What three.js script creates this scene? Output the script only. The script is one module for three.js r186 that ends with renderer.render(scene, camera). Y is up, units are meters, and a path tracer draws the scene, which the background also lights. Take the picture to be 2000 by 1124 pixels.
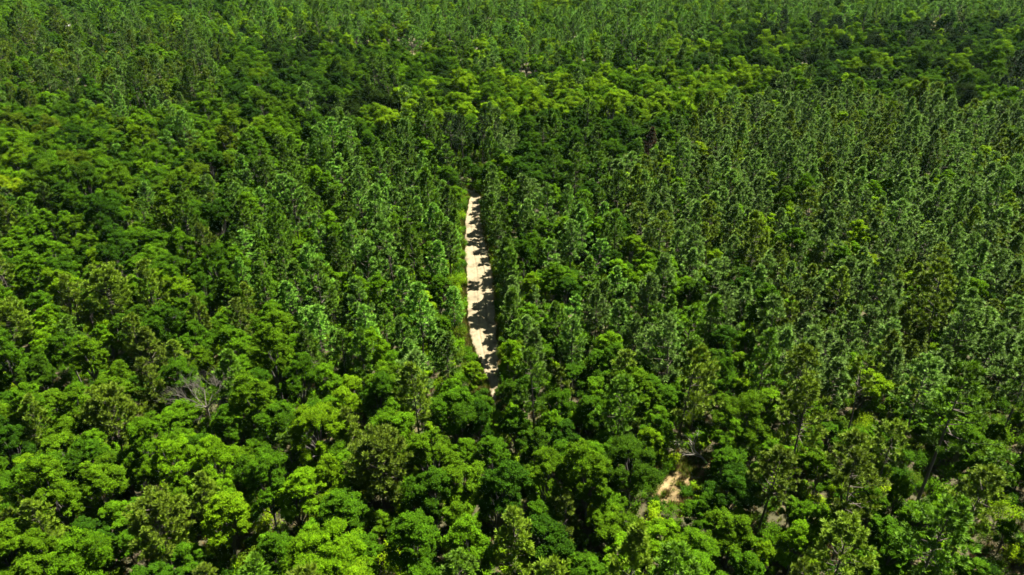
import * as THREE from 'three';
import { ImprovedNoise } from 'three/addons/math/ImprovedNoise.js';

// ------------------------------------------------------------------ camera, sky, sun, exposure
const scene = new THREE.Scene();
const EYE = 80, PITCH = 30 * Math.PI / 180, FOCAL = 1400;              // metres, radians, pixels of a 2000 wide picture
const camera = new THREE.PerspectiveCamera(2 * Math.atan(562 / FOCAL) * 180 / Math.PI, 2000 / 1124, 1, 6000);
camera.position.set(0, EYE, 0);
camera.rotation.x = -PITCH;
scene.add(camera);

const SUN_AZ = 56 * Math.PI / 180, SUN_EL = 60 * Math.PI / 180;          // to the right of the view, above the horizon
const sunDir = new THREE.Vector3(Math.sin(SUN_AZ) * Math.cos(SUN_EL), Math.sin(SUN_EL), -Math.cos(SUN_AZ) * Math.cos(SUN_EL));
{                                                                        // a clear sky, deep overhead, pale at the horizon and round the sun
  const W = 512, H = 256, data = new Float32Array(W * H * 4);
  for (let j = 0; j < H; j++) for (let i = 0; i < W; i++) {
    const el = ((j + 0.5) / H - 0.5) * Math.PI, az = ((i + 0.5) / W - 0.5) * 2 * Math.PI, y = Math.sin(el), c = Math.cos(el) * (Math.cos(az) * sunDir.x + Math.sin(az) * sunDir.z) + y * sunDir.y;
    const low = Math.pow(1 - Math.max(0, y), 3), glow = 0.35 * Math.pow(Math.max(0, c), 12) + 0.9 * Math.pow(Math.max(0, c), 90), o = (j * W + i) * 4;
    data[o] = 0.028 + 0.06 * low + glow * 0.3; data[o + 1] = 0.04 + 0.065 * low + glow * 0.3; data[o + 2] = 0.056 + 0.065 * low + glow * 0.27; data[o + 3] = 1;
  }
  const t = new THREE.DataTexture(data, W, H, THREE.RGBAFormat, THREE.FloatType);
  t.mapping = THREE.EquirectangularReflectionMapping; t.magFilter = THREE.LinearFilter; t.needsUpdate = true;
  scene.background = scene.environment = t;
}
const sun = new THREE.DirectionalLight(new THREE.Color(1, 0.94, 0.83), 5);
sun.name = 'sun';
sun.position.copy(sunDir).multiplyScalar(900).add(new THREE.Vector3(0, 0, -300));
sun.target.position.set(0, 0, -300);
sun.castShadow = true;
sun.shadow.mapSize.set(4096, 4096);
Object.assign(sun.shadow.camera, { left: -700, right: 700, top: 700, bottom: -700, near: 1, far: 2500 });
scene.add(sun, sun.target);
scene.fog = new THREE.FogExp2(new THREE.Color(0.5, 0.9, 0.85), 0.000015);

const renderer = new THREE.WebGLRenderer({ antialias: true });
renderer.toneMapping = THREE.LinearToneMapping;
renderer.toneMappingExposure = 4.7;
renderer.shadowMap.enabled = true;

// ------------------------------------------------------------------ helpers
function randomFrom(seed) {
  let s = seed | 0;
  return () => { s = (s + 0x6d2b79f5) | 0; let t = Math.imul(s ^ (s >>> 15), 1 | s); t = (t + Math.imul(t ^ (t >>> 7), 61 | t)) ^ t; return ((t ^ (t >>> 14)) >>> 0) / 4294967296; };
}
const noise = new ImprovedNoise();
const fbm = (x, y, z = 0) => noise.noise(x, y, z) * 0.6 + noise.noise(x * 2.1, y * 2.1, z + 7) * 0.3 + noise.noise(x * 4.3, y * 4.3, z + 13) * 0.15;
const clamp = (x, a, b) => Math.min(b, Math.max(a, x));
const cp = Math.cos(PITCH), sp = Math.sin(PITCH);
function at(px, py, h = 0) {                                             // the place, at that height, which a spot of the photograph shows
  const x = (px - 1000) / FOCAL, y = -(py - 562) / FOCAL, dy = y * cp - sp, dz = -cp - y * sp, k = (h - EYE) / dy;
  return [x * k, h, dz * k];
}
function seen(x, y, z) {                                                 // where a place shows in the photograph: [px, py, depth]
  const v = y - EYE, d = -(v * sp + z * cp) + 0, depth = -z * cp - v * sp, up = v * cp - z * sp;
  return [1000 + FOCAL * x / depth, 562 - FOCAL * up / depth, depth];
}
const counts = {};
function numbered(name) { const n = counts[name] = (counts[name] ?? -1) + 1; return n ? name + '_' + String(n).padStart(3, '0') : name; }
function tag(o, label, category, group, kind) {
  if (label) o.userData.label = label;
  if (category) o.userData.category = category;
  if (group) o.userData.group = group;
  if (kind) o.userData.kind = kind;
  return o;
}
function mesh(name, geometry, material, parent = scene) {
  const m = new THREE.Mesh(geometry, material);
  m.name = parent === scene ? numbered(name) : name;
  m.castShadow = m.receiveShadow = true;
  parent.add(m);
  return m;
}
const inside = (poly, x, y) => {
  let c = false;
  for (let i = 0, j = poly.length - 1; i < poly.length; j = i++) if ((poly[i][1] > y) !== (poly[j][1] > y) && x < (poly[j][0] - poly[i][0]) * (y - poly[i][1]) / (poly[j][1] - poly[i][1]) + poly[i][0]) c = !c;
  return c;
};
class Soup {                                                             // collects triangles with a tint per vertex
  constructor() { this.p = []; this.c = []; }
  tri(a, b, d, t) { this.p.push(...a, ...b, ...d); for (let i = 0; i < 3; i++) this.c.push(t[0], t[1], t[2]); }
  build() {
    const g = new THREE.BufferGeometry();
    g.setAttribute('position', new THREE.Float32BufferAttribute(this.p, 3));
    g.setAttribute('color', new THREE.Float32BufferAttribute(this.c, 3));
    g.computeVertexNormals();
    return g;
  }
}
const V = (x, y, z) => new THREE.Vector3(x, y, z);
function limb(soup, pts, radii, sides = 6, t = [1, 1, 1]) {              // a bent, tapered limb
  let prev = null;
  for (let i = 0; i < pts.length; i++) {
    const dir = (i + 1 < pts.length ? pts[i + 1].clone().sub(pts[i]) : pts[i].clone().sub(pts[i - 1])).normalize();
    const u = V(0.31, 0.2, 0.93).cross(dir).normalize(), w = dir.clone().cross(u), ring = [];
    for (let k = 0; k < sides; k++) {
      const a = k / sides * 2 * Math.PI;
      ring.push(pts[i].clone().addScaledVector(u, Math.cos(a) * radii[i]).addScaledVector(w, Math.sin(a) * radii[i]).toArray());
    }
    if (prev) for (let k = 0; k < sides; k++) { const n = (k + 1) % sides; soup.tri(prev[k], prev[n], ring[k], t); soup.tri(prev[n], ring[n], ring[k], t); }
    prev = ring;
  }
}

// ------------------------------------------------------------------ materials
function noiseTexture(size, seed, stops, scales) {                       // layered noise between a list of linear colours
  const data = new Uint8Array(size * size * 4), srgb = (x) => Math.round(255 * Math.pow(clamp(x, 0, 1), 1 / 2.2)), r = randomFrom(seed);
  for (let y = 0; y < size; y++) for (let x = 0; x < size; x++) {
    let v = 0, total = 0;
    for (const [s, w] of scales) {                                       // wraps round: noise on two circles would be dearer, so blend the seam
      const fx = x / size, fy = y / size, n = (a, b) => noise.noise(a * s, b * s, seed + s);
      const k = n(fx, fy) * (1 - fx) * (1 - fy) + n(fx - 1, fy) * fx * (1 - fy) + n(fx, fy - 1) * (1 - fx) * fy + n(fx - 1, fy - 1) * fx * fy;
      v += k * w; total += w;
    }
    v = clamp(0.5 + v / total * 1.25 + (r() - 0.5) * 0.22, 0, 0.999) * (stops.length - 1);
    const i = Math.floor(v), f = v - i, o = (y * size + x) * 4;
    for (let c = 0; c < 3; c++) data[o + c] = srgb(stops[i][c] * (1 - f) + stops[i + 1][c] * f);
    data[o + 3] = 255;
  }
  const t = new THREE.DataTexture(data, size, size);
  t.colorSpace = THREE.SRGBColorSpace; t.wrapS = t.wrapT = THREE.RepeatWrapping; t.magFilter = THREE.LinearFilter; t.needsUpdate = true;
  return t;
}
const lin = (r, g, b) => new THREE.Color().setRGB(r, g, b);
const leafMat = (c) => new THREE.MeshPhysicalMaterial({ color: lin(...c), vertexColors: true, side: THREE.DoubleSide, roughness: 0.7, transmission: 0.3, thickness: 0, ior: 1.4, specularIntensity: 0.06 });
const needleMat = (c) => new THREE.MeshPhysicalMaterial({ color: lin(...c), vertexColors: true, side: THREE.DoubleSide, roughness: 0.62, specularIntensity: 0.18, transmission: 0.5, thickness: 0, ior: 1.5 });
const barkMat = (c) => new THREE.MeshStandardMaterial({ color: lin(...c), vertexColors: true, roughness: 0.95 });
const OAK = { dark: [0.016, 0.04, 0.002], deep: [0.031, 0.086, 0.002], mid: [0.054, 0.132, 0.002], bright: [0.08, 0.18, 0.002], yellow: [0.143, 0.26, 0.003], gold: [0.23, 0.2, 0.006], olive: [0.066, 0.12, 0.003] };
const PINE = { deep: [0.092, 0.188, 0.005], mid: [0.132, 0.235, 0.033], olive: [0.125, 0.195, 0.006], far: [0.15, 0.3, 0.03], dark: [0.026, 0.056, 0.006] };
const M = {
  oak: Object.fromEntries(Object.entries(OAK).map(([k, c]) => [k, [leafMat([c[0] * 1.12, c[1] * 0.98, c[2]]), leafMat([c[0] * 0.78, c[1] * 0.82, c[2]]), leafMat([c[0] * 1.1, c[1] * 1.06, c[2]])]])),
  pine: Object.fromEntries(Object.entries(PINE).map(([k, c]) => [k, [needleMat(c), needleMat(c.map((x) => x * 0.78)), needleMat([c[0] * 1.1, c[1] * 1.15, c[2]])]])),
  white: leafMat([1, 1, 1]), blade: leafMat([1, 1, 1]), whiteNeedle: needleMat([1, 1, 1]),
  oakBark: barkMat([0.07, 0.062, 0.05]), pineBark: barkMat([0.06, 0.048, 0.036]), deadWood: barkMat([0.09, 0.084, 0.064]), paleWood: barkMat([0.24, 0.22, 0.18]),
  rust: needleMat([0.065, 0.042, 0.018]),
};

// ------------------------------------------------------------------ tree shapes
function leaf(soup, p, n, size, rnd, t) {                                // a folded leaf spray: two triangles
  const u = V(rnd() - 0.5, rnd() - 0.5, rnd() - 0.5).cross(n).normalize(), w = n.clone().cross(u);
  const a = p.clone().addScaledVector(u, -size * 0.5), b = p.clone().addScaledVector(u, size * 0.5), lift = size * (0.1 + 0.2 * rnd());
  const c = p.clone().addScaledVector(w, size * 0.34).addScaledVector(n, -lift), d = p.clone().addScaledVector(w, -size * 0.34).addScaledVector(n, -lift);
  soup.tri(a.toArray(), b.toArray(), c.toArray(), t); soup.tri(b.toArray(), a.toArray(), d.toArray(), t);
}
function oakShape(seed, { height, radius, lobes, clumps, leaves, size, base = 0.32, squash = 0.8 }) {
  const rnd = randomFrom(seed), crown = new Soup(), wood = new Soup(), R = radius, ch = height * (1 - base);
  const lean = V((rnd() - 0.5) * 0.8, 0, (rnd() - 0.5) * 0.8), fork = V(lean.x * 0.5, height * base * 0.9, lean.z * 0.5);
  limb(wood, [V(0, -0.3, 0), V(lean.x * 0.2, height * base * 0.5, lean.z * 0.2), fork], [R * 0.065, R * 0.055, R * 0.048], 7);
  const mid = V(lean.x, height * base + ch * 0.42, lean.z);
  for (let i = 0; i < lobes; i++) {
    const y = 1 - (i + rnd()) / lobes * 1.5, a = i * 2.39996 + rnd() * 1.6, s = Math.sqrt(Math.max(0, 1 - y * y)), reach = 0.42 + rnd() * 0.58, rise = rnd() < 0.3 ? 0.16 * rnd() : 0;
    const c = V(mid.x + Math.cos(a) * s * R * reach, mid.y + y * ch * 0.5 * (0.62 + rnd() * 0.25) * squash + (0.06 + rise + 0.1 * (rnd() - 0.5)) * ch, mid.z + Math.sin(a) * s * R * reach);
    const lr = R * (0.2 + rnd() * rnd() * 0.32) * (y < -0.1 ? 0.85 : 1), shade = 0.85 + rnd() * 0.3;
    limb(wood, [fork.clone().addScaledVector(V(rnd() - 0.5, rnd(), rnd() - 0.5), 0.3), fork.clone().lerp(c, 0.5).add(V((rnd() - 0.5) * 0.8, 0.3 + rnd() * 0.5, (rnd() - 0.5) * 0.8)), c], [R * 0.03, R * 0.02, R * 0.008], 5);
    for (let k = 0; k < clumps; k++) {
      const d = V(rnd() * 2 - 1, rnd() * 2 - 0.75, rnd() * 2 - 1).normalize(), out = c.clone().sub(mid).normalize();
      d.addScaledVector(out, 0.35).normalize();
      const q = c.clone().addScaledVector(d, lr * (0.5 + rnd() * 0.65)), cr = lr * (0.2 + rnd() * 0.2), tone = shade * (0.75 + rnd() * 0.5);
      if (k % 3 === 0) limb(wood, [c, c.clone().lerp(q, 0.6).add(V(0, 0.1, 0)), q], [R * 0.008, R * 0.006, R * 0.003], 3);
      for (let j = 0; j < leaves; j++) {
        const e = V(rnd() + rnd() + rnd() - 1.5, (rnd() + rnd() + rnd() - 1.5) * 0.62, rnd() + rnd() + rnd() - 1.5).multiplyScalar(cr * 1.15);
        const n = d.clone().multiplyScalar(0.45).add(V(rnd() - 0.5, rnd() * 0.9 - 0.1, rnd() - 0.5).multiplyScalar(1.7)).normalize(), b = tone * (0.8 + rnd() * 0.4);
        leaf(crown, q.clone().add(e), n, size * (0.7 + rnd() * 0.6), rnd, [b * (0.92 + rnd() * 0.2), b, b * (0.8 + rnd() * 0.4)]);
      }
    }
  }
  return { crown: crown.build(), wood: wood.build(), height, radius };
}
function tuft(soup, p, dir, size, count, rnd, t) {                       // a pompom of long needle bundles round a twig's tip
  for (let i = 0; i < count; i++) {
    const d = V(rnd() - 0.5, rnd() - 0.5, rnd() - 0.5).normalize().multiplyScalar(0.9).add(dir).normalize(), n = V(0.4 * (rnd() - 0.5), 1, 0.4 * (rnd() - 0.5)).addScaledVector(d, 0.25);
    const side = d.clone().cross(n).normalize(), k = 0.75 + rnd() * 0.5, len = size * (0.75 + rnd() * 0.5), wide = size * (0.09 + rnd() * 0.08), c = [t[0] * k, t[1] * k, t[2] * k];
    const a = p.clone().addScaledVector(d, size * 0.03).toArray(), q = p.clone().addScaledVector(d, len).toArray(), m = p.clone().addScaledVector(d, len * 0.55), sag = n.normalize().multiplyScalar(-wide * 0.3);
    soup.tri(a, m.clone().addScaledVector(side, wide).add(sag).toArray(), q, c);
    soup.tri(a, q, m.clone().addScaledVector(side, -wide).add(sag).toArray(), c);
  }
}
function pineShape(seed, { height, reach, base, gap = 0.62, arms = 5, tufts = 6, needles = 9, size = 0.42, fluff = 1, droop = 0.25, top = 0.75, skip = 0.12, lop = 0 }) {
  const rnd = randomFrom(seed), crown = new Soup(), wood = new Soup(), bend = [(rnd() - 0.5) * (0.9 + lop * 2), (rnd() - 0.5) * (0.9 + lop * 2)], bias = rnd() * 6.28;
  const stem = (k) => V(bend[0] * k * k, height * k, bend[1] * k * k), r0 = 0.011 * height;
  limb(wood, [V(0, -0.3, 0), stem(0.25), stem(0.5), stem(0.75), stem(0.97)], [r0, r0 * 0.85, r0 * 0.65, r0 * 0.4, r0 * 0.12], 7);
  const levels = Math.round(height * (1 - base) / gap);
  for (let i = 0; i < levels; i++) {
    const f = (i + 0.2) / levels, k = base + (1 - base) * f, width = reach * Math.pow(Math.max(0.06, 1 - Math.pow(f, 1.5)), top) * Math.min(1, 0.45 + f * 2.6), turn = rnd() * 7;
    for (let a = 0; a < arms; a++) {
      if (rnd() < skip) continue;
      const phi = turn + (a + rnd() * 0.6) / arms * 2 * Math.PI, len = width * (0.65 + rnd() * 0.55) * (1 + lop * Math.cos(phi - bias)), rise = (0.15 + f * 0.75) - droop * (1 - f) + (rnd() - 0.5) * 0.3, o = stem(k + (rnd() - 0.5) * 0.02);
      const dir = V(Math.cos(phi), rise, Math.sin(phi)).normalize(), m = o.clone().addScaledVector(dir, len * 0.5).add(V(0, -0.08 * len, 0)), e = o.clone().addScaledVector(dir, len).add(V(0, 0.1 * len, 0));
      limb(wood, [o, m, e], [0.018 + len * 0.012, 0.012 + len * 0.008, 0.008], 3);
      const tone = 0.8 + rnd() * 0.4;
      for (let j = 0; j < tufts; j++) {
        const s = j === 0 ? 1 : 0.35 + 0.65 * Math.sqrt(rnd()), q = s < 0.5 ? o.clone().lerp(m, s * 2) : m.clone().lerp(e, s * 2 - 1), off = (1.15 - s * 0.6) * 0.4 * Math.min(1, len * 0.6);
        q.add(V((rnd() - 0.5) * 2 * off, (rnd() - 0.25) * 1.1 * off, (rnd() - 0.5) * 2 * off));
        tuft(crown, q, dir.clone().multiplyScalar(0.5).add(V(0, 0.55, 0)).normalize(), size * (0.8 + rnd() * 0.4), needles, rnd, [tone, tone, tone]);
      }
    }
  }
  for (let j = 0; j < 7; j++) tuft(crown, stem(0.97 + rnd() * 0.03), V(0, 1, 0), size, needles, rnd, [1, 1, 1]);
  return { crown: crown.build(), wood: wood.build(), height, radius: reach };
}
function shrubShape(seed, height, radius, leaves, size) {
  const rnd = randomFrom(seed), crown = new Soup(), wood = new Soup();
  const stems = 5 + Math.floor(rnd() * 3);
  for (let i = 0; i < stems; i++) {
    const a = i / stems * 6.28 + rnd(), e = V(Math.cos(a) * radius * (0.3 + rnd() * 0.5), height * (0.55 + rnd() * 0.4), Math.sin(a) * radius * (0.3 + rnd() * 0.5)), tone = 0.85 + rnd() * 0.3;
    limb(wood, [V(Math.cos(a) * 0.05, -0.1, Math.sin(a) * 0.05), e.clone().multiplyScalar(0.5).add(V(0, 0.15, 0)), e], [0.03, 0.022, 0.01], 4);
    for (let j = 0; j < leaves; j++) {
      const d = V(rnd() + rnd() + rnd() - 1.5, rnd() + rnd() + rnd() - 1.5, rnd() + rnd() + rnd() - 1.5), p = e.clone().add(V(d.x * radius * 0.55, d.y * height * 0.36, d.z * radius * 0.55)), b = tone * (0.8 + rnd() * 0.4);
      leaf(crown, p, d.normalize().multiplyScalar(0.6).add(V(rnd() - 0.5, rnd() * 0.8 + 0.2, rnd() - 0.5)).normalize(), size * (0.7 + rnd() * 0.6), rnd, [b, b, b]);
    }
  }
  return { crown: crown.build(), wood: wood.build(), height, radius };
}
const SHAPES = { oak: [], pine: [], shrub: [] };
for (let i = 0; i < 11; i++) {
  const r = randomFrom(100 + i), radius = [1.7, 2.1, 2.5, 2.7, 2.9, 3.2, 3.5, 3.9, 4.4, 5.0, 5.8][i];
  SHAPES.oak.push(oakShape(200 + i, { height: [6.5, 8, 9, 11.5, 10, 11, 12.5, 12, 13, 13, 13.5][i], radius, lobes: 12 + Math.round(radius * 2.6), clumps: 16 + Math.round(radius * 1.4), leaves: 84 + Math.round(radius * 9), size: 0.195, base: 0.2 + r() * 0.12, squash: 0.8 + r() * 0.35 }));
}
for (let i = 0; i < 9; i++) {
  const r = randomFrom(300 + i);
  SHAPES.pine.push(pineShape(400 + i, { height: [10.5, 12, 13, 14, 15, 16.5, 18, 12.5, 13][i], reach: [2.0, 2.3, 2.5, 2.7, 2.9, 3.3, 3.6, 2.6, 4.3][i], base: [0.22, 0.26, 0.3, 0.34, 0.4, 0.46, 0.52, 0.2, 0.4][i], gap: i === 8 ? 0.5 : 0.74, arms: i === 8 ? 7 : 5, tufts: i === 8 ? 15 : 8 + Math.floor(i / 2), needles: 14, size: 0.5, droop: 0.1 + r() * 0.25, top: i === 8 ? 0.35 : 0.5 + r() * 0.25 }));
}
for (let i = 0; i < 8; i++) {                                          // the same ages again, lopsided and thinner
  const r = randomFrom(350 + i);
  SHAPES.pine.push(pineShape(450 + i, { height: [10, 11.5, 13, 13.5, 15, 16, 18.5, 12][i], reach: [2.3, 2.2, 2.9, 2.5, 3.3, 3.0, 3.9, 2.9][i], base: [0.16, 0.3, 0.24, 0.42, 0.34, 0.55, 0.46, 0.3][i], gap: 0.82 + r() * 0.25, arms: 5, tufts: 10 + Math.floor(i / 2), needles: 14, size: 0.52, droop: r() * 0.35, top: 0.4 + r() * 0.5, skip: 0.26, lop: 0.3 }));
}
for (let i = 0; i < 5; i++) SHAPES.shrub.push(shrubShape(500 + i, [1.6, 2.2, 2.8, 3.4, 1.2][i], [1.0, 1.3, 1.5, 1.6, 1.2][i], 150, 0.22));

// ------------------------------------------------------------------ the ground and the track
const swell = (x, z) => (z < -330 ? Math.min(1, (-z - 330) / 250) * 1.6 * fbm(x / 170, z / 170, 3) : 0) + 0.12 * noise.noise(x / 23, z / 23, 1);
const MIDLINE = [[930, 384, 4.2], [927, 402, 4.6], [924, 430, 5.0], [925, 460, 5.4], [931, 500, 6.4], [936, 530, 6.5], [938, 570, 6.5], [940, 620, 6.4], [944, 660, 6.0], [953, 700, 4.9], [963, 740, 3.8], [966, 770, 2.8], [963, 800, 2.0], [962, 830, 1.6]];
const track = MIDLINE.map(([x, y, w]) => { const p = at(x, y); return { x: p[0], z: p[2], w: w * 1.24 }; });
track.unshift({ x: track[0].x - 9, z: track[0].z - 12, w: 4.2 }, );
const trackAt = (z) => {
  for (let i = 0; i + 1 < track.length; i++) if (z >= track[i].z && z <= track[i + 1].z) { const f = (z - track[i].z) / (track[i + 1].z - track[i].z); return { x: track[i].x + (track[i + 1].x - track[i].x) * f, w: track[i].w + (track[i + 1].w - track[i].w) * f }; }
  return null;
};
{
  const near = new THREE.PlaneGeometry(1600, 1500, 200, 190).rotateX(-Math.PI / 2).translate(0, 0, -700), p = near.attributes.position;
  for (let i = 0; i < p.count; i++) { const x = p.getX(i), z = p.getZ(i); p.setY(i, swell(x, z)); }
  near.computeVertexNormals();
  const uv = near.attributes.uv;
  for (let i = 0; i < p.count; i++) uv.setXY(i, p.getX(i) / 16, p.getZ(i) / 16);
  const t = noiseTexture(512, 5, [[0.016, 0.012, 0.005], [0.04, 0.026, 0.011], [0.028, 0.032, 0.006], [0.07, 0.044, 0.018], [0.03, 0.045, 0.006]], [[4, 1], [9, 0.8], [21, 0.6], [50, 0.5]]);
  tag(mesh('forest_floor', near, new THREE.MeshStandardMaterial({ map: t, roughness: 1 })), 'pine straw and leaf litter floor under the trees', null, null, 'structure');
  const wide = new THREE.RingGeometry(620, 5800, 64, 6).rotateX(-Math.PI / 2).translate(0, -4.5, -700);
  const w = wide.attributes.position;
  for (let i = 0; i < w.count; i++) wide.attributes.uv.setXY(i, w.getX(i) / 90, w.getZ(i) / 90);
  const t2 = noiseTexture(256, 9, [[0.025, 0.045, 0.012], [0.05, 0.08, 0.02], [0.035, 0.06, 0.016]], [[5, 1], [13, 0.8], [40, 0.7]]);
  tag(mesh('terrain', wide, new THREE.MeshStandardMaterial({ map: t2, roughness: 1 })), 'wooded land running on to the horizon', null, null, 'structure');
}
function sandGeometry(rows, columns, place) {
  const g = new THREE.PlaneGeometry(1, 1, columns, rows), p = g.attributes.position, c = new Float32Array(p.count * 3);
  for (let i = 0; i < p.count; i++) { const [x, y, z, t] = place(p.getX(i) + 0.5, p.getY(i) + 0.5); p.setXYZ(i, x, y, z); g.attributes.uv.setXY(i, x / 7, z / 7); c.set(t, i * 3); }
  g.setAttribute('color', new THREE.BufferAttribute(c, 3));
  g.computeVertexNormals();
  return g;
}
const mix3 = (a, b, f) => a.map((v, i) => v + (b[i] - v) * clamp(f, 0, 1));
const SAND = new THREE.MeshStandardMaterial({ vertexColors: true, map: noiseTexture(512, 11, [[0.085, 0.067, 0.036], [0.155, 0.128, 0.073], [0.205, 0.172, 0.1], [0.25, 0.212, 0.128]], [[3, 1], [8, 0.8], [22, 0.6], [60, 0.5]]), roughness: 1, side: THREE.DoubleSide });
{
  const z0 = track[0].z + 0.2, z1 = track[track.length - 1].z - 0.2;
  const g = sandGeometry(420, 56, (u, v) => {
    const z = z0 + (z1 - z0) * v, t = trackAt(z), edge = 1 + 0.5 * noise.noise(z / 5, u < 0.5 ? 3 : 30, 2) + 0.16 * noise.noise(z / 1.6, u < 0.5 ? 3 : 30, 5);
    const s = (u - 0.5) * t.w * edge, x = t.x + s, wander = 0.3 * noise.noise(z / 14, 9, 1) + 0.2, rut = Math.exp(-(((Math.abs(s - wander) - 0.8) / 0.16) ** 2)), rim = Math.exp(-(((Math.abs(s - wander) - 1.15) / 0.2) ** 2));
    const shoulder = Math.pow(Math.abs(u - 0.5) * 2, 6), litter = clamp(Math.pow(Math.abs(u - 0.5) * 2, 5) * 1.3 + fbm(x / 2.1, z / 2.6, 8) * 2.1 - 0.1, 0, 1) * 0.8, worn = rut * (0.45 + 0.4 * noise.noise(z / 6, 4, 2));
    return [x, swell(x, z) + 0.17 - rut * 0.1 + rim * 0.05 + 0.04 * noise.noise(x * 1.7, z * 1.7, 4) + 0.07 * noise.noise(x / 2.2, z / 2.2, 6) - shoulder * 0.1, z, mix3(mix3([1, 1, 1], [0.37, 0.32, 0.25], litter), [0.5, 0.44, 0.36], worn)];
  });
  tag(mesh('dirt_road', g, SAND), 'pale sandy dirt track with tyre ruts running straight through the forest', null, null, 'structure');
}

// ------------------------------------------------------------------ which trees grow where (zones given in the photograph)
const CLEAR = [                                                          // open ground
  [[1283, 990], [1278, 950], [1310, 925], [1350, 905], [1385, 895], [1390, 925], [1350, 950], [1330, 985]],
  [[740, 114], [760, 98], [835, 94], [845, 118], [800, 124]],
  [[1785, 60], [1800, 42], [1890, 36], [1895, 52], [1850, 60]],
  [[60, 56], [75, 40], [170, 40], [195, 52], [130, 62]],
  [[1955, 402], [1965, 382], [2060, 376], [2060, 410]],
  [[268, 213], [276, 196], [292, 198], [290, 214]],
];
const ZONES = [                                                          // [area, share of pines, oak tints, pine tints, spacing, pine sizes, oak sizes]; the last that holds counts
  [[[-900, -400], [2900, -400], [2900, 1500], [-900, 1500]], 0.4, 'deep mid bright', 'deep mid', 4.6, [1, 5], [0, 5]],
  [[[-900, -400], [2900, -400], [2900, 150], [1500, 110], [900, 140], [300, 120], [-900, 70]], 0.55, 'bright yellow mid yellow bright', 'far far deep far', 6.2, [4, 6], [3, 7]],
  [[[-900, -400], [560, -400], [500, 30], [200, 60], [-900, 60]], 0.12, 'mid bright bright deep', 'far', 7, [4, 6], [5, 9]],
  [[[-900, 60], [180, 60], [480, 100], [430, 210], [-900, 230]], 0.62, 'mid bright deep', 'deep mid olive', 5, [3, 6], [1, 6]],
  [[[430, 90], [900, 110], [950, 260], [700, 230], [420, 200]], 0.1, 'deep mid deep bright dark', 'deep', 5.6, [2, 5], [4, 8]],
  [[[-900, 230], [600, 210], [640, 290], [300, 380], [-900, 420]], 0.12, 'mid bright mid olive deep bright', 'far', 5.8, [2, 5], [4, 8]],
  [[[720, 215], [930, 165], [1200, 150], [1480, 130], [1520, 205], [1330, 275], [1060, 265], [900, 240], [760, 245]], 0.02, 'yellow bright yellow yellow bright', 'mid', 5.6, [2, 5], [4, 7]],
  [[[1000, 230], [1420, 230], [1400, 320], [1230, 390], [1000, 350]], 0.3, 'deep mid deep', 'deep', 5, [1, 5], [2, 6]],
  [[[1330, 60], [2900, 40], [2900, 280], [1960, 250], [1560, 190], [1480, 150]], 0.15, 'mid deep bright yellow dark', 'deep dark', 6, [2, 5], [4, 9]],
  [[[1180, 330], [1480, 200], [1700, 190], [2900, 320], [2900, 800], [1620, 800], [1400, 640], [1160, 560]], 0.82, 'bright mid bright yellow', 'mid mid mid olive', 3.7, [0, 4], [0, 3]],
  [[[480, 290], [900, 280], [905, 720], [700, 720], [420, 560]], 0.6, 'mid bright', 'deep far deep', 3.8, [0, 4], [0, 3]],
  [[[960, 390], [1200, 400], [1420, 640], [1320, 760], [990, 640]], 0.52, 'mid bright deep', 'deep far mid', 3.9, [0, 4], [0, 4]],
  [[[-900, 420], [420, 380], [480, 560], [640, 720], [900, 800], [960, 900], [1000, 1400], [-900, 1400]], 0.2, 'mid mid deep mid bright', 'olive deep olive', 4.2, [1, 4], [0, 6]],
  [[[960, 740], [1400, 700], [1560, 860], [1480, 1400], [960, 1400]], 0.25, 'mid deep mid mid bright', 'olive deep', 4.2, [1, 5], [0, 5]],
  [[[1500, 780], [2900, 700], [2900, 1400], [1400, 1400]], 0.55, 'mid bright mid', 'olive deep olive', 5.6, [5, 6], [0, 2]],
].map(([a, pines, oaks, pineTints, gap, ps, os]) => ({ a, pines, oaks: oaks.split(' '), pineTints: pineTints.split(' '), gap, ps, os }));
const zoneAt = (px, py) => { for (let i = ZONES.length - 1; i >= 0; i--) if (inside(ZONES[i].a, px, py)) return ZONES[i]; return ZONES[0]; };

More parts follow.
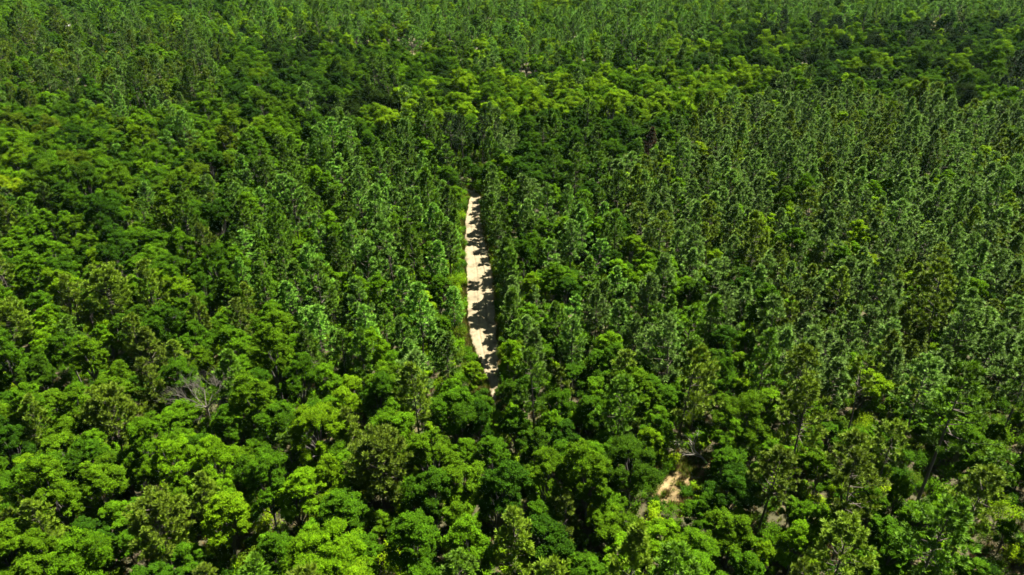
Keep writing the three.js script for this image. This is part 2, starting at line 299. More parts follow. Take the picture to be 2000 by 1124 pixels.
const GRASS = new THREE.MeshStandardMaterial({ vertexColors: true, map: noiseTexture(256, 31, [[0.04, 0.06, 0.01], [0.07, 0.09, 0.014], [0.13, 0.11, 0.04], [0.18, 0.13, 0.06]], [[4, 1], [11, 0.8], [30, 0.6]]), roughness: 1, side: THREE.DoubleSide });
const STRAW = new THREE.MeshStandardMaterial({ vertexColors: true, map: noiseTexture(256, 37, [[0.07, 0.06, 0.014], [0.16, 0.115, 0.045], [0.24, 0.18, 0.075], [0.3, 0.235, 0.11]], [[4, 1], [11, 0.9], [30, 0.8]]), roughness: 1, side: THREE.DoubleSide });
[['sand_patch', STRAW, 'bare sandy patch by the fallen branch in the lower right'], ['clearing', GRASS, 'straw coloured clearing far above the end of the track'], ['clearing', GRASS, 'tan clearing far off at the upper right'], ['clearing', GRASS, 'shaded yard of yellow grass round the white building'], ['clearing', GRASS, 'olive grass strip at the right edge'], ['clearing', GRASS, 'small tan opening among the pines at the upper left']].forEach(([name, m, label], k) => {
  const ring = CLEAR[k].map(([x, y]) => at(x, y)), cx = ring.reduce((a, p) => a + p[0], 0) / ring.length, cz = ring.reduce((a, p) => a + p[2], 0) / ring.length;
  const g = sandGeometry(10, 64, (u, v) => {                            // rings from the middle to a wavering outline
    const a = u * ring.length, i = Math.floor(a) % ring.length, j = (i + 1) % ring.length, f = a - Math.floor(a), ang = u * 2 * Math.PI, grow = v * (1.12 + 0.22 * noise.noise(Math.cos(ang) * 3, Math.sin(ang) * 3, k));
    const x = cx + (ring[i][0] + (ring[j][0] - ring[i][0]) * f - cx) * grow, z = cz + (ring[i][2] + (ring[j][2] - ring[i][2]) * f - cz) * grow;
    return [x, swell(x, z) + 0.2 - 0.12 * v ** 4, z, mix3([1, 1, 1], [0.45, 0.4, 0.3], 0.4 + fbm(x / 1.7, z / 1.7, 3) * 1.6 + v * 0.2)];
  });
  tag(mesh(name, g, m), label, null, null, 'structure');
});
const trees = [], hash = new Map(), CELL = 8;
const near = (x, z, f) => { const cx = Math.floor(x / CELL), cz = Math.floor(z / CELL); for (let i = -1; i <= 1; i++) for (let j = -1; j <= 1; j++) for (const t of hash.get((cx + i) * 10007 + cz + j) ?? []) if (f(t)) return true; return false; };
function put(t) { const k = Math.floor(t.x / CELL) * 10007 + Math.floor(t.z / CELL); if (!hash.has(k)) hash.set(k, []); hash.get(k).push(t); trees.push(t); return t; }
const sway = randomFrom(4242);
function tree(kind, x, z, shape, scale, tint, extra = {}) {
  const s = SHAPES[kind][shape], tilt = kind === 'pine' ? 0.1 : 0.16, tall = extra.named ? 1 : 0.84 + sway() * 0.36, lean = [(sway() - 0.5) * tilt, (sway() - 0.5) * tilt];
  return put({ kind, x, z, y: swell(x, z), shape, scale, tint, r: s.radius * scale, h: s.height * scale * tall, tall, lean, turn: extra.turn ?? 0, bright: 1, ...extra });
}
const open = (x, z, r) => {
  const t = trackAt(z);
  if (t && Math.abs(x - t.x) < t.w / 2 + (x > t.x ? r * 0.6 : r)) return true;
  const [px, py] = seen(x, 0, z);
  return CLEAR.some((c, i) => (r > 0.3 || i) && inside(c, px, py));
};
// spots that the photograph shows: no nearer crown may stand in the way
const SHOWN = [];
for (let y = 398; y < 770; y += 12) for (const side of [-0.3, 0.15]) { const [, , z] = at(940, y), t = trackAt(z); if (t) SHOWN.push(seen(t.x + side * t.w, 0.2, z)); }
for (const [x, y, h] of [[1305, 955, 0], [1335, 935, 0], [1370, 908, 0], [1320, 970, 0], [1372, 885, 2], [392, 755, 7], [370, 765, 7], [415, 750, 7], [395, 785, 4], [402, 795, 3], [350, 760, 6], [425, 775, 5], [1345, 965, 0], [1290, 980, 0], [1355, 878, 2], [122, 51, 3], [140, 42, 0], [90, 48, 0], [800, 104, 0], [825, 106, 0], [1870, 46, 0], [1820, 52, 0], [1990, 390, 0], [279, 205, 0], [1272, 282, 8]]) { const p = at(x, y, h); SHOWN.push([x, y, seen(...p)[2]]); }
const SUNNY = [[1305, 955], [1335, 935], [1370, 908], [1320, 972], [1290, 975], [800, 106], [828, 106], [770, 110], [1870, 46], [1820, 52], [122, 52], [140, 44], [279, 205], [395, 780]].map(([x, y]) => V(...at(x, y, 1)));
const inTheWay = (x, y, z, height, r, low) => {
  const h = height * 1.12, c = V(x, y + h * (1 + low) / 2, z);
  if (SUNNY.some((p) => { const v = c.clone().sub(p), k = v.dot(sunDir); return k > 0 && v.addScaledVector(sunDir, -k).length() < Math.max(r, h * (1 - low) * 0.4) * 0.9; })) return true;
  const [px, py, d] = seen(x, y + h * (1 + low) / 2, z), k = FOCAL / d, rx = r * k * 0.95, ry = Math.hypot(h * (1 - low) / 2 * cp, r * sp) * k * 0.98;
  return SHOWN.some(([sx, sy, sd]) => sd > d + 1.5 && ((sx - px) / rx) ** 2 + ((sy - py) / ry) ** 2 < 1);
};
// trees that one can point to: [kind, px, py of the crown's middle, shape, scale, tint, label]
const NAMED = [
  ['oak', 640, 1098, 9, 1.0, 'bright', 'big domed bright green oak cut by the bottom edge, left of the centre'],
  ['oak', 622, 838, 8, 1.0, 'bright', 'large bright oak right of the bare dead tree with a yellowish top'],
  ['oak', 345, 905, 6, 1.0, 'bright', 'bright feathery oak just below the two crowns in front of the dead tree'],
  ['oak', 322, 846, 5, 0.95, 'mid', 'rounded oak standing directly in front of the bare dead tree'],
  ['oak', 1452, 822, 8, 0.95, 'mid', 'broad domed oak directly behind the fallen bare branch'],
  ['oak', 1235, 915, 8, 0.95, 'deep', 'rounded deep green oak left of the bare sandy patch'],
  ['oak', 1075, 940, 6, 1.0, 'mid', 'leafy oak two crowns left of the bare sandy patch'],
  ['oak', 845, 905, 6, 1.0, 'mid', 'mid green oak below the near end of the track, right of the olive domed pine'],
  ['pine', 738, 905, 8, 1.1, 'olive', 'large domed olive pine with visible limbs in the lower centre left'],
  ['pine', 308, 1030, 8, 0.95, 'olive', 'domed olive pine with orange straw at its foot near the lower left'],
  ['pine', 215, 820, 8, 1.0, 'olive', 'olive pine with spreading grey limbs left of the bare dead tree'],
  ['pine', 205, 580, 8, 1.15, 'olive', 'wide olive brown pine crown at the middle of the left side'],
  ['pine', 12, 645, 8, 1.0, 'olive', 'open olive pine cut by the left edge at mid height'],
  ['pine', 1005, 1060, 3, 1.1, 'olive', 'slender olive pine at the bottom edge near the centre'],
  ['oak', 75, 960, 7, 1.0, 'mid', 'broad oak near the left edge above the lower left corner'],
  ['oak', 1450, 560, 4, 1.0, 'deep', 'dark rounded oak ringed by silvery pines right of the track'],
  ['oak', 1690, 470, 2, 1.0, 'yellow', 'small yellow green tree shining among the silvery pines'],
  ['oak', 1685, 515, 2, 0.9, 'yellow', 'small yellow green tree just below another one among the silvery pines'],
  ['oak', 1355, 312, 3, 1.1, 'yellow', 'lone lime green tree near the reddish dead pine'],
  ['oak', 1915, 310, 5, 1.0, 'yellow', 'lime green tree near the right edge above the silvery pines'],
  ['oak', 1945, 330, 4, 1.0, 'yellow', 'lime green tree near the right edge, the right one of a pair'],
  ['oak', 1490, 200, 5, 1.0, 'yellow', 'golden green tree at the right end of the lime green band'],
  ['oak', 1530, 175, 9, 1.0, 'dark', 'big dark tree at the right end of the lime green band'],
  ['oak', 1425, 118, 10, 1.05, 'deep', 'biggest dark domed tree above the lime green band'],
  ['oak', 1365, 128, 8, 1.0, 'deep', 'dark domed tree left of the biggest dome above the lime green band'],
  ['oak', 1482, 130, 8, 1.0, 'dark', 'dark domed tree right of the biggest dome above the lime green band'],
  ['oak', 1645, 95, 9, 1.05, 'dark', 'left one of three blackish crowns at the upper right'],
  ['oak', 1705, 95, 9, 1.1, 'dark', 'middle one of three blackish crowns at the upper right'],
  ['oak', 1722, 60, 8, 1.1, 'dark', 'highest one of three blackish crowns at the upper right'],
  ['oak', 1590, 80, 6, 1.1, 'bright', 'bright round tree left of the blackish crowns at the upper right'],
  ['oak', 1765, 180, 8, 1.1, 'mid', 'round tree lit from the right at the upper right'],
  ['oak', 1880, 195, 10, 1.0, 'dark', 'wide dark flat crown at the far upper right'],
  ['oak', 1745, 110, 7, 1.1, 'mid', 'round green tree right of the blackish crowns at the upper right'],
  ['oak', 1610, 48, 7, 1.1, 'mid', 'pale round crown high in the upper right pines'],
  ['oak', 1245, 45, 6, 1.1, 'yellow', 'tall lime green tree high up among the far pines right of the centre'],
  ['oak', 1410, 30, 5, 1.1, 'bright', 'round bright tree high up among the far pines'],
  ['oak', 860, 195, 9, 1.0, 'dark', 'black green crown above the far end of the track'],
  ['oak', 760, 210, 8, 1.0, 'dark', 'black green crown up and left of the far end of the track'],
  ['oak', 690, 225, 7, 1.0, 'dark', 'black green crown farther left of the far end of the track'],
  ['oak', 470, 150, 9, 1.0, 'deep', 'broad dark crown in the upper left middle'],
  ['oak', 545, 165, 8, 1.0, 'deep', 'dark crown right of the broad one in the upper left middle'],
  ['oak', 900, 140, 8, 1.0, 'deep', 'dark crown with a bright rim right under the straw coloured clearing'],
  ['oak', 297, 112, 8, 1.1, 'bright', 'bright round tree at the upper left, right of the yellow crown'],
  ['oak', 222, 118, 4, 1.1, 'gold', 'yellow flowering crown at the upper left'],
  ['oak', 110, 128, 10, 1.1, 'bright', 'wide light green crown in the upper left corner area'],
  ['oak', 45, 138, 9, 1.0, 'bright', 'light green crown at the upper left edge'],
  ['oak', 425, 250, 7, 1.0, 'bright', 'bright tree in the upper left middle'],
  ['oak', 505, 262, 8, 1.0, 'yellow', 'light lime tree in the upper left middle'],
  ['oak', 95, 262, 9, 1.0, 'olive', 'wide olive crown at the upper left edge'],
  ['oak', 140, 335, 9, 1.0, 'olive', 'wide olive crown at the left below another olive one'],
  ['oak', 300, 320, 9, 1.0, 'mid', 'large round crown right of the wide olive crowns on the left'],
  ['oak', 25, 375, 8, 1.0, 'yellow', 'yellowish crown cut by the left edge'],
  ['oak', 205, 92, 7, 1.0, 'olive', 'grey olive crown below and right of the white building'],
  ['oak', 1085, 560, 3, 1.0, 'mid', 'round little oak at the right verge halfway along the track'],
  ['oak', 1010, 690, 2, 0.9, 'olive', 'yellow olive young tree on the right verge near the near end of the track'],
  ['oak', 835, 595, 2, 1.0, 'yellow', 'yellow green young tree left of the middle of the track'],
  ['pine', 945, 418, 0, 0.62, 'deep', 'small young pine standing on the edge of the far stretch of track'],
  ['pine', 878, 480, 4, 1.0, 'deep', 'tall pine with a bare straight trunk on the left verge of the track'],
  ['pine', 905, 268, 6, 1.05, 'dark', 'tall dark pine directly beyond the far end of the track'],
  ['pine', 880, 260, 6, 1.0, 'dark', 'tall dark pine up and left of the far end of the track'],
  ['pine', 940, 262, 5, 1.0, 'dark', 'tall dark pine up and right of the far end of the track'],
  ['pine', 1668, 900, 5, 1.0, 'olive', 'tall pine with a dark leaning trunk in the lower right'],
  ['pine', 1795, 780, 6, 1.05, 'mid', 'tall pine with a long dark trunk right of the lower middle'],
  ['pine', 1905, 985, 6, 1.0, 'olive', 'tall pine with a long bare trunk near the lower right corner'],
  ['pine', 1505, 935, 5, 1.0, 'olive', 'tall pine with a dark trunk right of the bare sandy patch'],
];
for (const [kind, px, py, shape, scale, tint, label] of NAMED) {
  const s = SHAPES[kind][shape], p = at(px, py, s.height * scale * (kind === 'pine' ? 0.68 : 0.62));
  tree(kind, p[0], p[2], shape, scale, tint, { label, gap: kind === 'pine' ? s.radius * 0.9 : s.radius * 0.78, turn: px % 6.28, named: true });
}
{                                                                        // a close row of pines along the right verge
  const rnd = randomFrom(55), z1 = track[track.length - 1].z;
  for (let z = track[1].z + 2; z < z1 - 12; z += 3.2 + rnd() * 3.4) { const t = trackAt(z), shape = Math.floor(rnd() * 4) + (rnd() < 0.5 ? 9 : 0); tree('pine', t.x + t.w / 2 + 1.1 + rnd() * 1.8, z, shape, 0.75 + rnd() * 0.25, rnd() < 0.5 ? 'deep' : 'mid', { gap: 1.9, turn: rnd() * 6.28 }); }
}
for (const [y, off, shape] of [[465, 1.6, 2], [546, 2, 11], [580, 1.7, 3], [597, 2.4, 12], [614, 1.5, 3], [690, 2.2, 2]]) { const z = at(940, y)[2], t = trackAt(z); tree('pine', t.x + t.w / 2 + off, z, shape, 1.05, 'deep', { gap: 1.2, turn: y % 6.28 }); }
const RUST = at(1272, 286, 7), DEAD = at(400, 786, 4), HOUSE = at(124, 54, 1.5), BRANCH = at(1372, 900, 0.5);
for (const [p, r] of [[RUST, 1.8], [DEAD, 4.4], [HOUSE, 5], [BRANCH, 1.2]]) put({ kind: 'kept', x: p[0], z: p[2], r, gap: r });
{
  const rnd = randomFrom(77);
  const D0 = 12, D1 = 900;
  for (let n = 0; n < 420000; n++) {
    const d = Math.sqrt(D0 * D0 + rnd() * (D1 * D1 - D0 * D0)), half = 75 + d * 0.86, x = (rnd() * 2 - 1) * half, z = -d, u = rnd(), v = rnd(), w = rnd(), q = rnd(), turn = rnd() * 6.283;
    const [px, py] = seen(x, 8, z), zone = zoneAt(px, py), patch = fbm(x / 30, z / 30, 21);
    const pine = u < clamp(zone.pines + patch * 0.6, zone.pines * 0.35, 0.97), kind = pine ? 'pine' : 'oak', range = pine ? zone.ps : zone.os;
    const age = clamp(Math.round(range[0] + (range[1] - range[0]) * v), 0, 10), shape = pine ? Math.min(age, 7) + (turn % 0.2 < 0.1 ? 9 : 0) : age, scale = 0.78 + w * 0.44, s = SHAPES[kind][shape], r = s.radius * scale;
    const gap = (pine ? zone.gap * 0.6 : r * 0.8) * (1 + 0.55 * Math.max(0, fbm(x / 14, z / 14, 60))), y = swell(x, z);
    if (open(x, z, pine ? 1.2 : Math.min(2.6, r * 0.6))) continue;
    if (near(x, z, (t) => Math.hypot(t.x - x, t.z - z) < (gap + t.gap) * 0.82)) continue;
    if (py > -50 && inTheWay(x, y, z, s.height * scale, r, pine ? 0.35 : 0.3)) continue;
    const tints = pine ? zone.pineTints : zone.oaks, tint = tints[Math.floor(clamp(q + fbm(x / 25, z / 25, 40) * 0.4, 0, 0.999) * tints.length)];
    tree(kind, x, z, shape, scale, tint, { turn, gap, bright: 0.78 + 0.44 * rnd() });
  }
  // undergrowth in the gaps and along the track
  for (let n = 0; n < 150000; n++) {
    const d = Math.sqrt(25 * 25 + rnd() * (300 * 300 - 625)), half = 60 + d * 0.84, x = (rnd() * 2 - 1) * half, z = -d, shape = Math.floor(rnd() * 5), scale = 0.6 + rnd() * 0.6, turn = rnd() * 6.283, q = rnd();
    if (open(x, z, -0.5) || fbm(x / 3, z / 3, 70) < 0.28 && inside(CLEAR[0], ...seen(x, 0, z))) continue;
    const s = SHAPES.shrub[shape], r = s.radius * scale;
    if (near(x, z, (t) => Math.hypot(t.x - x, t.z - z) < (t.kind === 'shrub' ? (r + t.r) * 0.75 : 0.9 + r * 0.3))) continue;
    if (inTheWay(x, 0, z, s.height * scale, r, 0)) continue;
    tree('shrub', x, z, shape, scale, ['mid', 'bright', 'yellow', 'olive', 'deep'][Math.floor(q * 5)], { turn, gap: 0.5, bright: 0.85 + 0.3 * rnd() });
  }
  for (let i = trees.length - 1; i >= 0; i--) if (trees[i].kind === 'kept') trees.splice(i, 1);
}

// ------------------------------------------------------------------ which of them show largest
const SW = 1000, SH = 562, owner = new Int32Array(SW * SH).fill(-1), depthOf = new Float32Array(SW * SH).fill(1e9);
trees.forEach((t, i) => {
  const low = t.kind === 'shrub' ? 0.1 : t.kind === 'pine' ? 0.4 : 0.3, cy = t.y + t.h * (1 + low) / 2, [px, py, d] = seen(t.x, cy, t.z), k = FOCAL / d / 2;
  t.px = px; t.py = py; t.d = d; t.area = 0;
  const rx = t.r * 0.85 * k, ry = Math.hypot(t.h * (1 - low) / 2 * cp, t.r * sp) * 0.85 * k, x = px / 2, y = py / 2;
  for (let j = Math.max(0, Math.ceil(y - ry)); j <= Math.min(SH - 1, y + ry); j++) for (let m = Math.max(0, Math.ceil(x - rx)); m <= Math.min(SW - 1, x + rx); m++) {
    if (((m - x) / rx) ** 2 + ((j - y) / ry) ** 2 > 1) continue;
    const o = j * SW + m; if (d < depthOf[o]) { depthOf[o] = d; owner[o] = i; }
  }
});
for (const o of owner) if (o >= 0) trees[o].area++;
const MOST = { pine: 290, oak: 290, shrub: 120 };
for (const kind of Object.keys(MOST)) trees.filter((t) => t.kind === kind && (t.area > 6 || t.named)).sort((a, b) => (b.named ? 1e6 : b.area) - (a.named ? 1e6 : a.area)).slice(0, MOST[kind]).forEach((t) => { t.single = true; });

// ------------------------------------------------------------------ single trees
const KIND = { oak: ['oak_tree', 'oak tree', 'broadleaf trees of the forest'], pine: ['pine_tree', 'pine tree', 'pine trees of the forest'], shrub: ['shrub', 'shrub', 'shrubs between the trees'] };
const protos = {};
function single(t) {
  const look = Math.floor(t.turn * 57) % 3, key = t.kind + t.shape + t.tint + look, s = SHAPES[t.kind][t.shape];
  let o;
  if (!protos[key]) {
    o = protos[key] = new THREE.Group();
    mesh('trunk', s.wood, t.kind === 'pine' ? M.pineBark : M.oakBark, o);
    mesh('crown', s.crown, (t.kind === 'pine' ? M.pine : M.oak)[t.tint][look], o);
  } else o = protos[key].clone();
  o.name = numbered(KIND[t.kind][0]);
  o.position.set(t.x, t.y, t.z); o.rotation.set(t.lean[0], t.turn, t.lean[1], 'XZY'); o.scale.set(t.scale, t.scale * t.tall, t.scale);
  scene.add(o);
  tag(o, t.label, KIND[t.kind][1], KIND[t.kind][2]);
  return o;
}
const TINT = { oak: { dark: 'blackish', deep: 'dark', mid: 'green', bright: 'light', yellow: 'lime', gold: 'golden', olive: 'olive' }, pine: { deep: 'green', far: 'fresh', mid: 'grey-green', olive: 'olive', dark: 'blackish' } };
const COLUMNS = [[170, 'at left edge'], [480, 'at far left'], [860, 'left of track'], [945, 'at left verge'], [1040, 'at right verge'], [1420, 'right of track'], [1800, 'at far right'], [9999, 'at right edge']];
const ROWS = [[95, 'near the top'], [230, 'well above the track'], [385, 'just above the track'], [500, "level with track's far end"], [640, "level with track's middle"], [800, "level with track's near end"], [950, 'just below the track'], [9999, 'near the bottom']];
const NUMBER = ['', 'first', 'second', 'third', 'fourth', 'fifth', 'sixth', 'seventh', 'eighth', 'ninth', 'tenth', 'eleventh', 'twelfth'], COUNT = ['', 'one', 'two', 'three', 'four', 'five', 'six', 'seven', 'eight', 'nine', 'ten', 'eleven', 'twelve'];
{
  const alike = new Map();
  for (const t of trees) if (t.single && !t.label) {
    const size = t.kind === 'shrub' ? (t.h < 1.9 ? 'low' : 'tall') : t.kind === 'pine' ? (t.h < 12 ? 'short' : t.h < 15 ? 'slender' : 'tall') : t.r < 2.6 ? 'small' : t.r < 3.8 ? 'rounded' : 'broad';
    const beside = t.py > 385 && t.py < 800, place = COLUMNS.find(([x]) => t.px < x)[1], column = beside ? place : place.replace(/at (left|right) verge/, 'at centre').replace('of track', 'of centre');
    const what = `${size} ${TINT[t.kind === 'pine' ? 'pine' : 'oak'][t.tint]} ${{ oak: 'broadleaf', pine: 'pine', shrub: 'shrub' }[t.kind]} ${column}, ${ROWS.find(([y]) => t.py < y)[1]}`;
    if (!alike.has(what)) alike.set(what, []);
    alike.get(what).push(t);
  }
  for (const [what, list] of alike) list.sort((a, b) => a.px - b.px).forEach((t, i) => {
    const n = list.length;
    t.label = n === 1 ? what : n === 2 ? `${what}, the ${i ? 'right' : 'left'} one` : n === 3 ? `${what}, ${['leftmost', 'middle', 'rightmost'][i]} of three` : `${what}, ${NUMBER[i + 1] ?? 'last'} of ${COUNT[n] ?? 'many'} from left`;
  });
}
trees.filter((t) => t.single).forEach(single);

// ------------------------------------------------------------------ dry grass on the verges and in the clearings
{
  const rnd = randomFrom(91), blades = new Soup(), spots = [];
  for (let i = 0; i < 34; i++) {
    const a = rnd() * 6.28, r = rnd() * 0.22, out = 0.15 + rnd() * 0.3, h = 0.35 + rnd() * 0.45, x = Math.cos(a), z = Math.sin(a), k = 0.7 + rnd() * 0.6, w = 0.03 + rnd() * 0.02;
    blades.tri([x * r - z * w, 0, z * r + x * w], [x * r + z * w, 0, z * r - x * w], [x * (r + out), h, z * (r + out)], [k, k * (0.85 + rnd() * 0.3), k]);
  }
  for (let i = 0; i < 14000; i++) {
    const t = trackAt(track[0].z + (track[track.length - 1].z - track[0].z) * rnd()), z = track[0].z + (track[track.length - 1].z - track[0].z) * rnd(), at_ = trackAt(z);
    if (!at_ || !t) continue;
    const side = rnd() < 0.6 ? -1 : 1, off = at_.w / 2 - 0.8 + Math.pow(rnd(), 1.4) * 3.2 + 0.5 * noise.noise(z / 3, side * 5, 2);
    spots.push([at_.x + side * off, z, 0.6 + rnd() * 0.9, rnd()]);
  }
  CLEAR.forEach((poly, k) => {
    const ring = poly.map(([x, y]) => at(x, y)), xs = ring.map((p) => p[0]), zs = ring.map((p) => p[2]), x0 = Math.min(...xs), x1 = Math.max(...xs), z0 = Math.min(...zs), z1 = Math.max(...zs);
    for (let i = 0; i < 900; i++) {
      const x = x0 + (x1 - x0) * rnd(), z = z0 + (z1 - z0) * rnd(), [px, py] = seen(x, 0, z);
      if (fbm(x / 2.5, z / 2.5, 31) > (k ? -0.1 : 0.22) || !inside(poly, px, py)) spots.push([x, z, 0.7 + rnd() * 0.9, rnd()]);
    }
  });
  for (let i = 0; i < 26000; i++) { const d = 40 + rnd() * 130, x = (rnd() * 2 - 1) * (50 + d * 0.8); if (fbm(x / 5, -d / 5, 44) > -0.1 && !trackAt(-d) || Math.abs(x - (trackAt(-d)?.x ?? 99)) > 6) spots.push([x, -d, 0.4 + rnd() * 0.7, rnd() * 0.8]); }
  const grass = new THREE.InstancedMesh(blades.build(), M.blade, spots.length), m4 = new THREE.Matrix4(), q = new THREE.Quaternion();
  spots.forEach(([x, z, s, c], i) => {
    m4.compose(V(x, swell(x, z) + 0.05, z), q.setFromAxisAngle(V(0, 1, 0), c * 40), V(s, s, s));
    grass.setMatrixAt(i, m4);
    grass.setColorAt(i, c < 0.45 ? lin(0.15, 0.105, 0.04) : c < 0.75 ? lin(0.12, 0.15, 0.012) : lin(0.07, 0.13, 0.006));
  });
  grass.name = 'dry_grass'; grass.castShadow = grass.receiveShadow = true; scene.add(grass);
  tag(grass, 'tufts of dry and green grass along the track and in the clearings', null, null, 'stuff');
}

// ------------------------------------------------------------------ dead wood, the reddish pine, the white building
function twigs(soup, p, dir, len, r, depth, rnd) {
  const side = V(rnd() - 0.5, rnd() - 0.3, rnd() - 0.5), m = p.clone().addScaledVector(dir, len * 0.5).addScaledVector(side, len * 0.16), e = p.clone().addScaledVector(dir, len).addScaledVector(side, len * 0.1);
  limb(soup, [p, m, e], [r, r * 0.8, r * 0.58], depth > 2 ? 6 : 4);
  if (!depth) return;
  const n = 2 + (rnd() < 0.6 ? 1 : 0);
  for (let i = 0; i < n; i++) {
    const d = dir.clone().add(V((rnd() - 0.5) * 1.7, (rnd() - 0.35) * 1.0, (rnd() - 0.5) * 1.7)).normalize();
    twigs(soup, i ? p.clone().lerp(e, 0.45 + rnd() * 0.5) : e, d, len * (0.62 + rnd() * 0.2), r * 0.56, depth - 1, rnd);
  }
}
function bareTree(name, label, category, [x, , z], seed, limbs, len, r, depth, rise) {
  const o = new THREE.Group(), rnd = randomFrom(seed), trunk = new Soup();
  o.name = numbered(name); o.position.set(x, swell(x, z), z); scene.add(o);
  tag(o, label, category);
  limb(trunk, [V(0, -0.3, 0), V(0.1, rise * 0.5, 0), V(0.05, rise, 0.1)], [r * 1.5, r * 1.25, r * 1.1], 8);
  mesh('trunk', trunk.build(), M.deadWood, o);
  for (let i = 0; i < limbs; i++) {
    const a = i / limbs * 6.28 + rnd() * 0.8, w = new Soup();
    twigs(w, V(0.05, rise * (0.7 + 0.28 * rnd()), 0.1), V(Math.cos(a) * 0.9, 0.55 + rnd() * 0.6, Math.sin(a) * 0.9).normalize(), len, r * 0.75, depth, rnd);
    mesh('limb', w.build(), M.deadWood, o);
  }
  return o;
}
bareTree('dead_tree', 'bare pale grey dead tree with spreading limbs in a dark gap', 'dead tree', DEAD, 8, 8, 2.8, 0.12, 5, 3.4);
bareTree('bare_shrub', 'leafless grey shrub near the lower left corner', 'bare shrub', at(48, 1050, 1), 12, 5, 1.0, 0.05, 4, 0.5);
bareTree('bare_shrub', 'leafless grey shrub left of the near end of the track', 'bare shrub', at(702, 786, 1), 15, 5, 1.0, 0.05, 4, 0.5);
{
  const o = new THREE.Group(), rnd = randomFrom(61), stem = new Soup(), fine = new Soup(), [x, , z] = BRANCH;
  o.name = numbered('fallen_branch'); o.position.set(x, swell(x, z) + 0.25, z); o.scale.setScalar(1.4); scene.add(o);
  tag(o, 'fallen bare branch leaning at the upper end of the sandy patch', 'branch');
  limb(stem, [V(0.5, 0, 0.4), V(0, 0.5, 0), V(-0.9, 1.3, -0.3), V(-1.5, 2.3, -0.7)], [0.13, 0.11, 0.08, 0.05], 7);
  mesh('stem', stem.build(), M.paleWood, o);
  twigs(fine, V(-0.2, 0.6, 0), V(-0.9, 0.5, 0.2).normalize(), 1.3, 0.06, 3, rnd); twigs(fine, V(-0.9, 1.3, -0.3), V(-0.2, 0.9, -0.3).normalize(), 1.2, 0.05, 3, rnd); twigs(fine, V(-1.2, 1.8, -0.5), V(-0.9, 0.3, -0.2).normalize(), 1.2, 0.045, 3, rnd);
  mesh('twigs', fine.build(), M.paleWood, o);
}
{
  const o = new THREE.Group(), s = SHAPES.pine[2];
  o.name = numbered('dead_pine'); o.position.set(RUST[0], swell(RUST[0], RUST[2]), RUST[2]); scene.add(o);
  mesh('trunk', s.wood, M.pineBark, o); mesh('crown', s.crown, M.rust, o);
  tag(o, 'reddish brown dead pine among the dark crowns right of centre', 'dead pine');
}
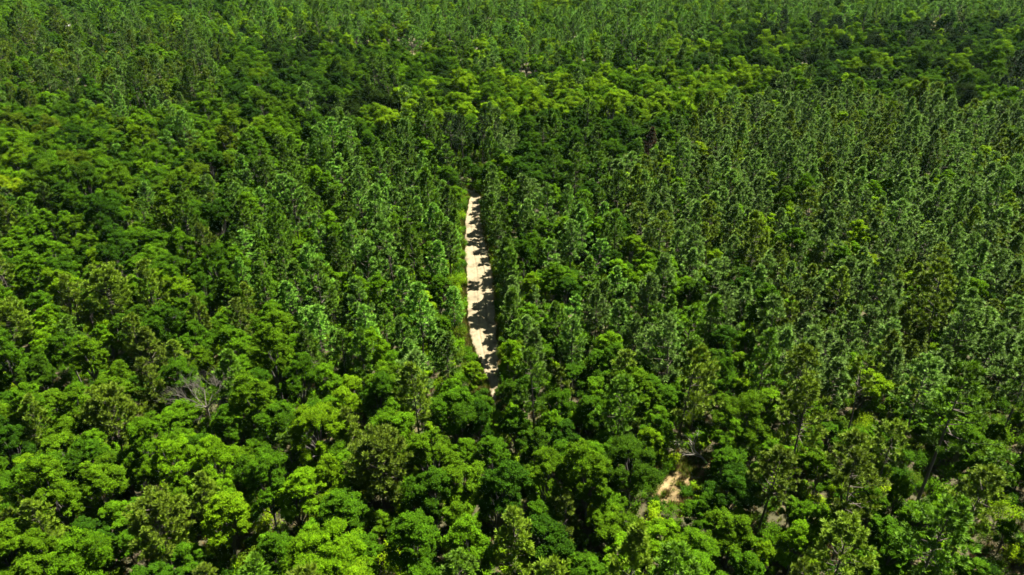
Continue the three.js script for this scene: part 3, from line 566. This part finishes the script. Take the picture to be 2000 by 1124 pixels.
{
  const o = new THREE.Group(), white = new THREE.MeshStandardMaterial({ color: lin(0.72, 0.72, 0.7), roughness: 0.6 }), roofMat = new THREE.MeshStandardMaterial({ color: lin(0.78, 0.76, 0.74), roughness: 0.4, metalness: 0.2 }), dark = new THREE.MeshStandardMaterial({ color: lin(0.03, 0.04, 0.05), roughness: 0.15 }), doorMat = new THREE.MeshStandardMaterial({ color: lin(0.35, 0.16, 0.13), roughness: 0.6 });
  o.name = numbered('white_building'); o.position.set(HOUSE[0], swell(HOUSE[0], HOUSE[2]), HOUSE[2]); o.rotation.y = 0.35; scene.add(o);
  tag(o, 'small white building half hidden by trees at the upper left', 'building');
  const hut = new THREE.Shape([[-2.4, 0], [2.4, 0], [2.4, 2.4], [0, 3.5], [-2.4, 2.4]].map((p) => new THREE.Vector2(...p)));
  mesh('wall', new THREE.ExtrudeGeometry(hut, { depth: 7, bevelEnabled: false }).translate(0, 0, -3.5).rotateY(Math.PI / 2), white, o);
  for (const k of [-1, 1]) mesh('roof', new THREE.BoxGeometry(7.8, 0.12, 3.0).rotateX(-k * Math.atan2(1.1, 2.4)).translate(0, 3.0, -k * 1.36), roofMat, o);
  mesh('door', new THREE.BoxGeometry(1, 2.05, 0.08).translate(1.6, 1.03, 2.42), doorMat, o);
  for (const x of [-2.2, -0.3]) { const f = mesh('window', new THREE.BoxGeometry(1.2, 1.1, 0.1).translate(x, 1.5, 2.42), white, o); mesh('pane', new THREE.BoxGeometry(1, 0.9, 0.06).translate(x, 1.5, 2.46), dark, f); }
}

// ------------------------------------------------------------------ the rest of the wood
for (const kind of ['pine', 'oak', 'shrub']) {
  const wood = new THREE.Group();
  wood.name = { pine: 'pine_forest', oak: 'broadleaf_forest', shrub: 'undergrowth' }[kind];
  tag(wood, { pine: 'mass of farther pines filling the forest', oak: 'mass of farther broadleaf trees filling the forest', shrub: 'low green undergrowth between the trunks' }[kind], null, null, 'stuff');
  scene.add(wood);
  SHAPES[kind].forEach((s, i) => {
    const list = trees.filter((t) => t.kind === kind && t.shape === i && !t.single);
    if (!list.length) return;
    const tints = kind === 'pine' ? PINE : OAK, m4 = new THREE.Matrix4(), q = new THREE.Quaternion(), e = new THREE.Euler();
    const crown = new THREE.InstancedMesh(s.crown, kind === 'pine' ? M.whiteNeedle : M.white, list.length), trunk = new THREE.InstancedMesh(s.wood, kind === 'pine' ? M.pineBark : M.oakBark, list.length);
    crown.name = 'crown'; trunk.name = 'trunk';
    list.forEach((t, k) => {
      m4.compose(V(t.x, t.y, t.z), q.setFromEuler(e.set(t.lean[0], t.turn, t.lean[1], 'XZY')), V(t.scale, t.scale * t.tall, t.scale));
      crown.setMatrixAt(k, m4); trunk.setMatrixAt(k, m4);
      const c = tints[t.tint];
      crown.setColorAt(k, lin(c[0] * t.bright, c[1] * t.bright, c[2] * t.bright));
    });
    for (const o of [crown, trunk]) { o.castShadow = o.receiveShadow = true; wood.add(o); }
  });
}
console.log(trees.length, 'trees', trees.filter((t) => t.single).length, 'single', Object.values(SHAPES).flat().reduce((a, s) => a + s.crown.attributes.position.count / 3 + s.wood.attributes.position.count / 3, 0), 'triangles');
renderer.render(scene, camera);
